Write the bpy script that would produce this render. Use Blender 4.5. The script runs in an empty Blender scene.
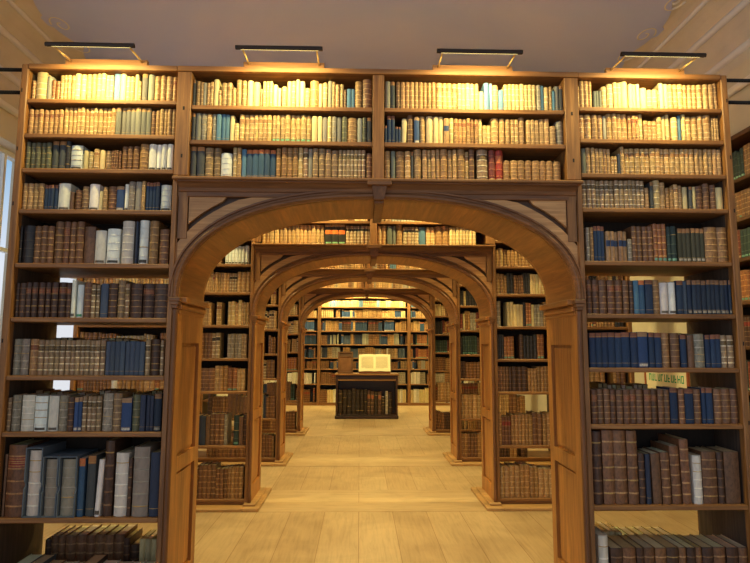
import bpy, math, random
from mathutils import Vector, Matrix

C = bpy.context.scene.collection
PI = math.pi

# ------------------------------------------------------------------ camera
F, PITCH, YAW, ROLL, EYE = 572.5, .1142, .0259, .0038, 1.6
FW = Vector((math.sin(YAW)*math.cos(PITCH), math.cos(YAW)*math.cos(PITCH), math.sin(PITCH)))
R0 = Vector((math.cos(YAW), -math.sin(YAW), 0))
U0 = R0.cross(FW)
RT = R0*math.cos(ROLL) + U0*math.sin(ROLL)
UP = U0*math.cos(ROLL) - R0*math.sin(ROLL)
cam = bpy.data.objects.new('camera', bpy.data.cameras.new('camera'))
C.objects.link(cam)
m = Matrix((RT, UP, -FW)).transposed().to_4x4()
m.translation = (0, 0, EYE)
cam.matrix_world = m
cam.data.sensor_width = 36
cam.data.lens = F/750*36
cam.data.clip_start = .05
bpy.context.scene.camera = cam


def at(px, py, Y):
    """where the ray of a measured photo point meets the vertical plane of depth Y: (X, Z)"""
    ray = FW + RT*((px-375)/F) - UP*((py-281.5)/F)
    p = ray*(Y/ray.y)
    return p.x, p.z + EYE


def proj(X, Y, Z):
    q = Vector((X, Y, Z-EYE))
    d = q.dot(FW)
    return 375 + F*q.dot(RT)/d, 281.5 - F*q.dot(UP)/d


# ------------------------------------------------------------------ materials
def lin(c):
    return tuple(((v/255)/12.92 if v/255 <= .04045 else ((v/255+.055)/1.055)**2.4) for v in c)


def rgba(c):
    return (*lin(c), 1)


def new_mat(name):
    mt = bpy.data.materials.new(name)
    mt.use_nodes = True
    nt = mt.node_tree
    return mt, nt, nt.nodes['Principled BSDF']


def ramp(nt, fac, stops):
    n = nt.nodes.new('ShaderNodeValToRGB')
    while len(n.color_ramp.elements) < len(stops):
        n.color_ramp.elements.new(.5)
    for e, (p, c) in zip(n.color_ramp.elements, stops):
        e.position, e.color = p, c
    nt.links.new(fac, n.inputs['Fac'])
    return n.outputs['Color']


def noise(nt, scale=(1, 1, 1), freq=5, detail=4, dist=0., rough=.55):
    tc = nt.nodes.new('ShaderNodeTexCoord')
    mp = nt.nodes.new('ShaderNodeMapping')
    mp.inputs['Scale'].default_value = scale
    nt.links.new(tc.outputs['Object'], mp.inputs['Vector'])
    n = nt.nodes.new('ShaderNodeTexNoise')
    n.inputs['Scale'].default_value = freq
    n.inputs['Detail'].default_value = detail
    n.inputs['Roughness'].default_value = rough
    n.inputs['Distortion'].default_value = dist
    nt.links.new(mp.outputs['Vector'], n.inputs['Vector'])
    return n.outputs['Fac']


def mixc(nt, a, b, fac, mode='MIX'):
    n = nt.nodes.new('ShaderNodeMix')
    n.data_type = 'RGBA'
    n.blend_type = mode
    for k, v in ((0, fac), (6, a), (7, b)):
        if hasattr(v, 'is_linked'):
            nt.links.new(v, n.inputs[k])
        else:
            n.inputs[k].default_value = v
    return n.outputs[2]


def bump(nt, bs, h, strength=.2, dist=.002):
    b = nt.nodes.new('ShaderNodeBump')
    b.inputs['Strength'].default_value = strength
    b.inputs['Distance'].default_value = dist
    nt.links.new(h, b.inputs['Height'])
    nt.links.new(b.outputs['Normal'], bs.inputs['Normal'])


def wood(name, dark, light, axis='z', rough=.5):
    """stretched grain along one axis plus a slow tone drift and a few knots"""
    mt, nt, bs = new_mat(name)
    s = {'x': (.8, 14, 14), 'y': (14, .8, 14), 'z': (14, 14, .8)}[axis]
    g = noise(nt, s, 3.2, 6, .6, .62)
    col = ramp(nt, g, [(.28, rgba(dark)), (.52, rgba([(a+b)/2 for a, b in zip(dark, light)])), (.74, rgba(light))])
    slow = noise(nt, tuple(v*.12 for v in s), 2.5, 2)
    tint = ramp(nt, slow, [(.3, (.72, .70, .68, 1)), (.7, (1.12, 1.1, 1.06, 1))])
    col = mixc(nt, col, tint, 1.0, 'MULTIPLY')
    nt.links.new(col, bs.inputs['Base Color'])
    bs.inputs['Roughness'].default_value = rough
    bump(nt, bs, g, .15, .0015)
    return mt


def plain(name, c, rough=.6, metal=0., var=0.):
    mt, nt, bs = new_mat(name)
    bs.inputs['Roughness'].default_value = rough
    bs.inputs['Metallic'].default_value = metal
    if var:
        n = noise(nt, (1, 1, 1), 3, 5)
        k = lambda f: (*[v*f for v in lin(c)], 1)
        col = ramp(nt, n, [(.3, k(1-var)), (.7, k(1+var))])
        nt.links.new(col, bs.inputs['Base Color'])
    else:
        bs.inputs['Base Color'].default_value = rgba(c)
    return mt


def tinted(name, rough, blot, freq, bmp):
    """a book cloth, leather, vellum or paper: its colour comes from the mesh's dye attribute, broken up by wear"""
    mt, nt, bs = new_mat(name)
    a = nt.nodes.new('ShaderNodeAttribute')
    a.attribute_name = 'dye'
    n = noise(nt, (1, 1, .6), freq, 5, .4, .65)
    w = ramp(nt, n, [(.30, (1-blot, 1-blot, 1-blot, 1)), (.52, (1, 1, 1, 1)), (.75, (1+blot*.7, 1+blot*.66, 1+blot*.6, 1))])
    nt.links.new(mixc(nt, a.outputs['Color'], w, 1.0, 'MULTIPLY'), bs.inputs['Base Color'])
    bs.inputs['Roughness'].default_value = rough
    bump(nt, bs, n, bmp, .001)
    return mt


WV = wood('honey_oak_upright', (110, 69, 34), (180, 128, 72), 'z')
WX = wood('honey_oak_board', (110, 69, 34), (180, 128, 72), 'x')
WY = wood('honey_oak_soffit', (132, 80, 32), (190, 126, 56), 'y', .42)
WD = wood('dark_stained_oak', (96, 58, 30), (150, 100, 56), 'x')
WDV = wood('dark_stained_oak_upright', (96, 58, 30), (150, 100, 58), 'z')
WK = wood('desk_walnut', (34, 18, 10), (74, 42, 24), 'x', .35)
BACK = wood('unlit_oak_backing', (26, 17, 11), (48, 32, 21), 'z', .8)  # near-black colour carries the deep shade wanted behind the rows of books
WP = wood('pale_honey_oak_panel', (168, 116, 68), (222, 172, 112), 'x')
WPI = wood('amber_oak_pier', (138, 84, 34), (206, 142, 70), 'z', .42)
SHADED = wood('shaded_inner_oak', (58, 46, 38), (98, 80, 66), 'z', .7)  # oak darkened to paint shade onto the end panels' inner faces
GROOVE = wood('shaded_groove_oak', (58, 36, 22), (92, 60, 36), 'x')  # dark tone puts the groove's shade into the backing's colour
PALE = wood('pale_oak_plinth', (158, 116, 68), (208, 166, 110), 'x')
LEA = tinted('book_leather', .48, .5, 60, .3)
CLO = tinted('book_cloth', .72, .16, 90, .25)
VEL = tinted('book_vellum', .55, .20, 22, .15)
PAP = tinted('book_paper', .85, .14, 160, .2)
BOOKM = [LEA, CLO, VEL, PAP]
STEEL = plain('black_steel', (22, 22, 25), .4, .6)
BRONZE = plain('lamp_bronze', (58, 46, 38), .4, .6)
BRASS = plain('brass_arm', (206, 176, 120), .4, .5)
LIMEW = plain('limewashed_wall', (205, 194, 172), .9, 0, .06)
STUCCO = plain('white_stucco', (222, 216, 206), .85, 0, .04)
COVE = plain('ochre_cove', (206, 196, 180), .9, 0, .07)


def ceiling_mat():
    mt, nt, bs = new_mat('lavender_ceiling_paint')
    n = noise(nt, (1, 1, 1), .55, 4, .5)
    nt.links.new(ramp(nt, n, [(.3, rgba((172, 186, 236))), (.7, rgba((198, 202, 236)))]), bs.inputs['Base Color'])
    bs.inputs['Roughness'].default_value = .9
    return mt


def floor_mat(name, along='y', w=.33):
    mt, nt, bs = new_mat(name)
    tc = nt.nodes.new('ShaderNodeTexCoord')
    mp = nt.nodes.new('ShaderNodeMapping')
    if along == 'y':
        mp.inputs['Rotation'].default_value = (0, 0, PI/2)
    nt.links.new(tc.outputs['Object'], mp.inputs['Vector'])
    br = nt.nodes.new('ShaderNodeTexBrick')
    br.inputs['Scale'].default_value = 1
    br.inputs['Brick Width'].default_value = 3.1
    br.inputs['Row Height'].default_value = w
    br.inputs['Mortar Size'].default_value = .0028
    br.inputs['Mortar Smooth'].default_value = .2
    br.inputs['Color1'].default_value = rgba((190, 162, 124))
    br.inputs['Color2'].default_value = rgba((178, 148, 110))
    br.inputs['Mortar'].default_value = rgba((142, 104, 62))
    br.offset = .37
    nt.links.new(mp.outputs['Vector'], br.inputs['Vector'])
    s = (16, 1.1, 1) if along == 'y' else (1.1, 16, 1)
    g = noise(nt, s, 2.2, 6, .8, .6)
    k = ramp(nt, g, [(.25, (.80, .76, .70, 1)), (.5, (1, 1, 1, 1)), (.78, (1.14, 1.12, 1.08, 1))])
    col = mixc(nt, br.outputs['Color'], k, 1.0, 'MULTIPLY')
    b = noise(nt, (1, 1, 1), 1.6, 5, 1.0)
    k2 = ramp(nt, b, [(.3, (.80, .77, .74, 1)), (.62, (1.04, 1.04, 1.04, 1))])
    nt.links.new(mixc(nt, col, k2, 1.0, 'MULTIPLY'), bs.inputs['Base Color'])
    bs.inputs['Roughness'].default_value = .42
    bump(nt, bs, g, .12, .001)
    return mt


# ------------------------------------------------------------------ mesh building
class MB:
    """gathers faces; build() links them as ONE mesh object"""

    def __init__(s):
        s.v, s.f, s.mi, s.dye = [], [], [], []

    def face(s, pts, mi=0, dye=None):
        b = len(s.v)
        s.v.extend(pts)
        s.f.append(tuple(range(b, b+len(pts))))
        s.mi.append(mi)
        s.dye.append(dye)

    def box(s, x0, x1, y0, y1, z0, z1, bev=0., mi=0):
        if bev <= 0:
            q = [(x, y, z) for z in (z0, z1) for y in (y0, y1) for x in (x0, x1)]
            b = len(s.v)
            s.v.extend(q)
            for f in ((0, 2, 3, 1), (4, 5, 7, 6), (0, 1, 5, 4), (2, 6, 7, 3), (0, 4, 6, 2), (1, 3, 7, 5)):
                s.f.append(tuple(b+i for i in f))
                s.mi.append(mi)
                s.dye.append(None)
            return s
        # chamfered box
        c = ((x0+x1)/2, (y0+y1)/2, (z0+z1)/2)
        h = ((x1-x0)/2, (y1-y0)/2, (z1-z0)/2)
        bev = min(bev, min(h)*.6)
        P = {}
        b = len(s.v)
        for sx in (-1, 1):
            for sy in (-1, 1):
                for sz in (-1, 1):
                    sg = (sx, sy, sz)
                    for ax in range(3):
                        p = [c[i]+sg[i]*(h[i]-(0 if i == ax else bev)) for i in range(3)]
                        P[sg, ax] = len(s.v)
                        s.v.append(tuple(p))
        def add(idx):
            s.f.append(tuple(idx))
            s.mi.append(mi)
            s.dye.append(None)
        for ax in range(3):
            o = [i for i in range(3) if i != ax]
            for sg in (-1, 1):
                loop = []
                for a, d in ((-1, -1), (1, -1), (1, 1), (-1, 1)):
                    k = [0, 0, 0]
                    k[ax], k[o[0]], k[o[1]] = sg, a, d
                    loop.append(P[tuple(k), ax])
                flip = (sg > 0) != (ax != 1)
                add(loop[::-1] if flip else loop)
            for a in (-1, 1):
                for d in (-1, 1):
                    k0, k1 = [0]*3, [0]*3
                    for k, e in ((k0, -1), (k1, 1)):
                        k[ax], k[o[0]], k[o[1]] = e, a, d
                    add([P[tuple(k0), o[0]], P[tuple(k1), o[0]], P[tuple(k1), o[1]], P[tuple(k0), o[1]]])
        for sx in (-1, 1):
            for sy in (-1, 1):
                for sz in (-1, 1):
                    add([P[(sx, sy, sz), ax] for ax in range(3)])
        return s

    def grid(s, rows, closed=False, mi=0):
        """rows: equal-length point lists, joined by quads"""
        b, n = len(s.v), len(rows[0])
        for r in rows:
            s.v.extend(r)
        for i in range(len(rows)-1):
            for j in range(n if closed else n-1):
                k = (j+1) % n
                s.f.append((b+i*n+j, b+i*n+k, b+(i+1)*n+k, b+(i+1)*n+j))
                s.mi.append(mi)
                s.dye.append(None)
        return b, n

    def sweep(s, path, prof, cap=True, mi=0):
        """path: [(point, axis_a, axis_b)], prof: closed [(a, b)]"""
        rows = [[tuple(p[i]+u*ea[i]+w*eb[i] for i in range(3)) for u, w in prof] for p, ea, eb in path]
        b, n = s.grid(rows, True, mi)
        if cap:
            for st in (0, len(rows)-1):
                s.f.append(tuple(b+st*n+j for j in range(n)))
                s.mi.append(mi)
                s.dye.append(None)
        return s

    def tube(s, pts, r, n=8, mi=0):
        path = []
        for i, p in enumerate(pts):
            d = Vector(pts[min(i+1, len(pts)-1)])-Vector(pts[max(i-1, 0)])
            d.normalize()
            ref = Vector((0, 0, 1)) if abs(d.z) < .9 else Vector((1, 0, 0))
            a = d.cross(ref).normalized()
            path.append((p, a, d.cross(a)))
        return s.sweep(path, [(r*math.cos(2*PI*k/n), r*math.sin(2*PI*k/n)) for k in range(n)], True, mi)

    def lathe(s, cx, cy, prof, n=12, mi=0):
        rows = [[(cx+r*math.cos(2*PI*k/n), cy+r*math.sin(2*PI*k/n), z) for k in range(n)] for r, z in prof]
        b, n = s.grid(rows, True, mi)
        for st in (0, len(rows)-1):
            s.f.append(tuple(b+st*n+j for j in range(n)))
            s.mi.append(mi)
            s.dye.append(None)
        return s

    def build(s, name, mats, parent=None, smooth=False, origin=None, fix=True):
        me = bpy.data.meshes.new(name)
        o = bpy.data.objects.new(name, me)
        C.objects.link(o)
        org = Vector((0, 0, 0))
        if parent is not None:
            o.parent = parent
            org = Vector(parent['_w']) if '_w' in parent else Vector((0, 0, 0))
        elif origin is not None:
            org = Vector(origin)
            o.location = org
        o['_w'] = tuple(org)
        me.from_pydata([(x-org.x, y-org.y, z-org.z) for x, y, z in s.v], [], s.f)
        for mt in (mats if isinstance(mats, list) else [mats]):
            me.materials.append(mt)
        me.polygons.foreach_set('material_index', s.mi)
        if any(d is not None for d in s.dye):
            at_ = me.attributes.new('dye', 'FLOAT_COLOR', 'FACE')
            buf = []
            for d in s.dye:
                buf.extend((*d, 1.) if d is not None else (.5, .5, .5, 1.))
            at_.data.foreach_set('color', buf)
        if fix:
            import bmesh
            bm = bmesh.new()
            bm.from_mesh(me)
            bmesh.ops.remove_doubles(bm, verts=bm.verts, dist=1e-5)
            bmesh.ops.recalc_face_normals(bm, faces=bm.faces)
            bm.to_mesh(me)
            bm.free()
        if smooth:
            me.polygons.foreach_set('use_smooth', [True]*len(me.polygons))
        me.update()
        return o


def tag(o, label, cat, group=None, kind=None):
    o['label'], o['category'] = label, cat
    if group:
        o['group'] = group
    if kind:
        o['kind'] = kind
    return o


def thing(name, loc, label, cat, group=None):
    o = bpy.data.objects.new(name, None)
    C.objects.link(o)
    o.location = loc
    o['_w'] = tuple(loc)
    o.empty_display_size = .1
    return tag(o, label, cat, group)


def part(name, mats, parent, *boxes, bev=.003):
    b = MB()
    for q in boxes:
        b.box(*q, bev=bev)
    return b.build(name, mats, parent)


# ------------------------------------------------------------------ dimensions (metres)
CX = .115                       # middle of the row of arches
DEEP = .59                      # depth of a bookcase
RDX = [0, .028, .018, .018]        # the further arches stand a little off the near one's axis
ROWS = [3.5, 5.95, 8.1, 10.8]   # front planes of the four bookcases
TOP = 3.375
ZL = [3.149, 2.922, 2.698, 2.438, 2.102, 1.771, 1.424, 1.094, .605, .085]
ZR = [3.147, 2.934, 2.707, 2.482, 2.142, 1.811, 1.480, 1.140, .665, .085]
ZC = [3.122, 2.894, 2.650]
ZS = [1, 1.012, 1.026, 1.027]   # the bookcases further back stand a little taller
ZB = [3.16, 2.93, 2.70, 2.43, 2.138, 1.80, 1.465, 1.135, .60, .085]
ENDS = [(-2.15, 2.385), (-2.96, 2.83), (-2.96, 2.83), (-2.96, 2.83)]
SH = .028
AX, AB, AZ, AN = 1.2225, .625, 1.90, 2.32   # arch half-width, rise, springing, exponent
ORD = 'first second third fourth fifth sixth seventh eighth ninth tenth eleventh twelfth thirteenth fourteenth fifteenth sixteenth seventeenth eighteenth nineteenth twentieth'.split()
WHICH = ['nearest', 'second', 'third', 'farthest']


def arch_pt(t, off=0.):
    """t 0..1 from the left springing to the right one, off measured outwards"""
    def base(t):
        a = PI*(1-t)
        c, s_ = math.cos(a), math.sin(a)
        return Vector((AX*math.copysign(abs(c)**(2/AN), c), AB*abs(s_)**(2/AN)))
    p = base(t)
    if off:
        a, b = base(max(0, t-.002)), base(min(1, t+.002))
        d = (b-a).normalized()
        p = p + Vector((-d.y, d.x))*off
    return p.x+CX, p.y+AZ


NA = 48
TS = [.5-.5*math.copysign(abs(math.cos(PI*i/NA))**.85, math.cos(PI*i/NA)) for i in range(NA+1)]


def archway(i):
    Y = ROWS[i]
    Y1 = Y+DEEP
    g = thing('archway', (CX, Y, 0), f"{WHICH[i]} oak archway with panelled piers carrying shelves above its arch", 'archway', 'arches spanning the aisle')
    for sd in (-1, 1):
        X = lambda u: CX+sd*u
        bx = lambda u0, u1, *r: (min(X(u0), X(u1)), max(X(u0), X(u1)), *r)
        # upright from the floor to the top
        up_ = MB()
        up_.box(*bx(1.255, 1.285, Y, Y1, .03, 2.66), bev=.003)
        up_.box(*bx(1.195, 1.285, Y, Y1, 2.66, TOP-.035), bev=.004)
        up_.box(*bx(1.1905, 1.2545, Y+.012, Y+.06, 2.262, 2.62), bev=.002)
        up_.box(*bx(1.1905, 1.2545, Y1-.06, Y1-.012, 2.262, 2.62), bev=.002)
        o = up_.build('post', WV, g)
        pegs = MB()
        for z in (3.26, 2.99, 2.80, 2.70):
            pegs.box(*bx(1.236, 1.246, Y-.0015, Y+.01, z-.012, z+.012))
        part('peg_hole', BACK, o, bx(1.233, 1.243, Y-.0012, Y+.008, 3.085, 3.108), bev=0)
        part('peg_hole', BACK, o, bx(1.233, 1.243, Y-.0012, Y+.008, 2.775, 2.798), bev=0)
        # the pier: a slab whose inner face has two sunk panels
        pr_ = MB()
        pr_.box(*bx(1.2475, 1.255, Y+.012, Y1-.012, .03, 2.53))
        pr_.box(*bx(1.2225, 1.2475, Y+.012, Y+.115, .03, AZ-.09))
        pr_.box(*bx(1.2225, 1.2475, Y1-.095, Y1-.012, .03, AZ-.09))
        for z0, z1 in ((.03, .20), (.84, .93), (1.62, AZ-.09)):
            pr_.box(*bx(1.2225, 1.2475, Y+.115, Y1-.095, z0, z1))
        pr_.build('pier', WPI, g)
        for z0, z1 in ((.20, .84), (.93, 1.62)):
            fr = MB()
            fr.box(*bx(1.237, 1.2478, Y+.135, Y1-.115, z0+.02, z1-.02), bev=.004)
            fr.build('pier_panel', WPI, g)
        # engaged colonnette with base and capital at the outer edge
        cu = 1.238
        col = MB()
        col.lathe(X(cu), Y+.006, [(.019, .05), (.022, .09), (.019, .13), (.0165, .16), (.0155, AZ-.10), (.019, AZ-.085), (.0165, AZ-.07)], 12)
        c = col.build('colonnette', WDV, g, smooth=True)
        cap = MB()
        for z0, z1, r in ((AZ-.07, AZ-.05, .020), (AZ-.05, AZ-.028, .027), (AZ-.028, AZ-.004, .035)):
            cap.box(*bx(cu-r, cu+r*.9, Y-.012-r*.5, Y+.03, z0, z1), bev=.003)
        cap.build('capital', WD, c)
        # impost running back through the opening
        im = MB()
        for z0, z1, r in ((AZ-.10, AZ-.075, .008), (AZ-.075, AZ-.045, .020), (AZ-.045, AZ-.034, .012), (AZ-.034, AZ, .048)):
            im.box(*bx(AX-r, 1.25, Y+.02, Y1-.008, z0, z1), bev=.003)
        im.build('impost', WY, g)
        # low plinth around the foot
        pl = MB()
        pl.box(*bx(1.12, 1.285, Y-.13, Y1+.13, 0, .032), bev=.006)
        pl.box(*bx(1.165, 1.285, Y-.05, Y1+.05, .032, .055), bev=.010)
        pl.build('plinth', PALE, g)
        # sunk field in the spandrel, its curved edge following the arch
        ts = [t for t in TS if t <= .5]
        crv = []
        for t in ts:
            x, z = arch_pt(t, .155)
            u = CX-x
            if .70 < u < 1.18 and z < 2.522:
                crv.append((u, z))
        fld = MB()
        top_u = crv[-1][0]
        poly = [(X(u), z) for u, z in crv] + [(X(top_u-.02), 2.528), (X(1.185), 2.528), (X(1.185), crv[0][1]-.012)]
        fr_ = [(x, Y+.020, z) for x, z in poly]
        bk = [(x, Y+.045, z) for x, z in poly]
        fld.face(fr_)
        for k in range(len(poly)):
            j = (k+1) % len(poly)
            fld.face([fr_[k], fr_[j], bk[j], bk[k]])
        fld.build('spandrel_field', WP, g)
    # proud arch band: between the opening and the groove
    for nm, y0, y1 in (('arch_band', Y+.016, Y+.05), ('arch_band', Y1-.05, Y1-.016)):
        bd = MB()
        fr_, fo, br, bo = [], [], [], []
        for t in TS:
            x, z = arch_pt(t)
            xo, zo = arch_pt(t, .122)
            zo = min(zo, 2.53)
            xo = max(CX-1.284, min(CX+1.284, xo))
            if t in (0, 1):
                zo = AZ
            fr_.append((x, y0, z)); fo.append((xo, y0, zo)); br.append((x, y1, z)); bo.append((xo, y1, zo))
        bd.grid([br, fr_, fo, bo])
        bd.build(nm, WP, g)
    # backing behind the groove
    bk = MB()
    pts = [arch_pt(t, .02) for t in TS]
    for k in range(NA):
        (xa, za), (xb, zb) = pts[k], pts[k+1]
        bk.face([(xa, Y+.05, za), (xb, Y+.05, zb), (xb, Y+.05, 2.6), (xa, Y+.05, 2.6)])
        bk.face([(xa, Y1-.05, za), (xb, Y1-.05, zb), (xb, Y1-.05, 2.6), (xa, Y1-.05, 2.6)])
    bk.build('spandrel_backing', GROOVE, g)
    # soffit boards
    sf = MB()
    rows = []
    for off in (0, .014):
        rows.append([(*[v for v in (arch_pt(t, off)[0], Y+.012, arch_pt(t, off)[1])],) for t in TS])
        rows.append([(arch_pt(t, off)[0], Y1-.012, arch_pt(t, off)[1]) for t in TS])
    r0, r1, r3, r2 = rows
    sf.grid([r0, r1, r2, r3, r0])
    sf.build('arch_soffit', WY, g, smooth=False)
    # dark rounded moulding along the arris
    for yy, dr in ((Y+.016, -1), (Y1-.016, 1)):
        av = MB()
        path = []
        for t in TS:
            x, z = arch_pt(t)
            x2, z2 = arch_pt(t, .05)
            n = Vector((x2-x, 0, z2-z)).normalized()
            path.append(((x, yy, z), n, Vector((0, dr, 0))))
        prof = [(.003, 0), (.003, .012), (.012, .026), (.024, .028), (.034, .020), (.037, .011), (.046, .011), (.050, .022), (.060, .022), (.066, .008), (.066, 0)]
        av.sweep(path, prof)
        av.build('archivolt', WD, g, smooth=False)
    # keystone
    ks = MB()
    fr_ = [(CX-.030, Y-.030, 2.512), (CX+.030, Y-.030, 2.512), (CX+.046, Y-.052, 2.592), (CX-.046, Y-.052, 2.592)]
    bk_ = [(x, Y+.03, z) for x, _y, z in fr_]
    ks.face(fr_); ks.face(bk_)
    for k in range(4):
        j = (k+1) % 4
        ks.face([fr_[k], fr_[j], bk_[j], bk_[k]])
    k_ = ks.build('keystone', WDV, g)
    part('keystone_cap', WD, k_, (CX-.075, CX+.075, Y-.075, Y+.02, 2.5925, 2.618))
    part('keystone_soffit', WDV, k_, (CX-.030, CX+.030, Y+.01, Y1-.01, 2.494, 2.5145), bev=.004)
    # frieze and coved ledge
    part('frieze', WD, g, (CX-1.2, CX+1.2, Y+.008, Y+.05, 2.528, 2.60))
    lg = MB()
    prof = [(0, 2.556), (-.010, 2.560), (-.018, 2.580), (-.040, 2.604), (-.054, 2.612), (-.054, 2.619), (0, 2.619)]
    lg.sweep([((x, Y+.01, 0), Vector((0, 1, 0)), Vector((0, 0, 1))) for x in (CX-1.245, CX+1.245)], prof)
    lg.build('ledge_moulding', WD, g)
    part('ledge', WX, g, (CX-1.272, CX+1.272, Y-.064, Y+.0115, 2.6195, 2.638), bev=.004)
    part('shelf', WX, g, (CX-1.195, CX+1.195, Y+.012, Y1-.01, 2.625, 2.649))
    part('middle_post', WV, g, (CX-.043, CX+.030, Y+.002, Y1-.002, 2.651, TOP-.036))
    for z in ZC[:2]:
        for x0, x1 in ((CX-1.194, CX-.044), (CX+.031, CX+1.194)):
            part('shelf', WX, g, (x0, x1, Y+.008, Y1-.008, z-SH, z))
    part('top_board', WX, g, (CX-1.285, CX+1.285, Y-.008, Y1+.008, TOP-.034, TOP))
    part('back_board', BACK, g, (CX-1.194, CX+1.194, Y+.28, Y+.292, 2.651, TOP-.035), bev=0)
    g.scale.z = ZS[i]
    g.location.x += RDX[i]
    return g


def wing(i, sd):
    """the bookcase between an archway and the side of the room"""
    Y, Y1 = ROWS[i], ROWS[i]+DEEP-.04
    e = ENDS[i][0] if sd < 0 else ENDS[i][1]
    a = CX+sd*1.2855
    Z = ZB if i else ZL if sd < 0 else ZR
    side = 'left' if sd < 0 else 'right'
    g = thing('bookcase', (a, Y, 0), f"tall open oak bookcase of ten shelves to the {side} of the {WHICH[i]} archway", 'bookcase', 'bookcases flanking the arches')
    x0, x1 = min(a, e), max(a, e)
    i0, i1 = (e+.045, a) if sd < 0 else (a, e-.045)
    o = part('end_panel', WV, g, (e, e+.044, Y, Y1, .032, TOP) if sd < 0 else (e-.044, e, Y, Y1, .032, TOP), bev=.005)
    ix = e+.0442 if sd < 0 else e-.0442
    part('shade_board', SHADED, o, (min(ix, ix-sd*.0012), max(ix, ix-sd*.0012), Y+.05, Y1-.004, .09, 3.33), bev=0)  # thin dark board added to carry the shade inside the end panel
    for z in (3.20, 2.82, 2.47, 1.63, 1.15):
        xm = e-sd*.013
        part('peg_hole', BACK, o, (xm-.004, xm+.004, Y-.0012, Y+.008, z-.012, z+.012), bev=0)
    for z in Z:
        part('shelf', WX, g, (i0+.001, i1-.001, Y+.006, Y1-.006, z-SH, z), bev=.004)
    part('top_board', WX, g, (i0+.001, i1-.001, Y-.006, Y1, TOP-.034, TOP))
    part('base_rail', WD, g, (i0+.001, i1-.001, Y+.008, Y+.03, .032, Z[-1]-SH-.001), (i0+.001, i1-.001, Y1-.03, Y1-.008, .032, Z[-1]-SH-.001))
    part('plinth', PALE, g, (x0, x1-.001, Y-.13, Y1+.13, 0, .031), bev=.006)
    zs = [TOP-.035]+[z for z in Z]
    for k in range(len(Z)):
        if (i == 0 and k in (0, 1, 2, 3, 4, 8)) or (i > 0 and k < 8):
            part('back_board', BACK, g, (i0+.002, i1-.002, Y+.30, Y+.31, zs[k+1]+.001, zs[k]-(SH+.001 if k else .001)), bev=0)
    g.scale.z = ZS[i]
    g.location.x += RDX[i]
    return g


for i in range(4):
    archway(i)
    wing(i, -1)
    wing(i, 1)

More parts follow.
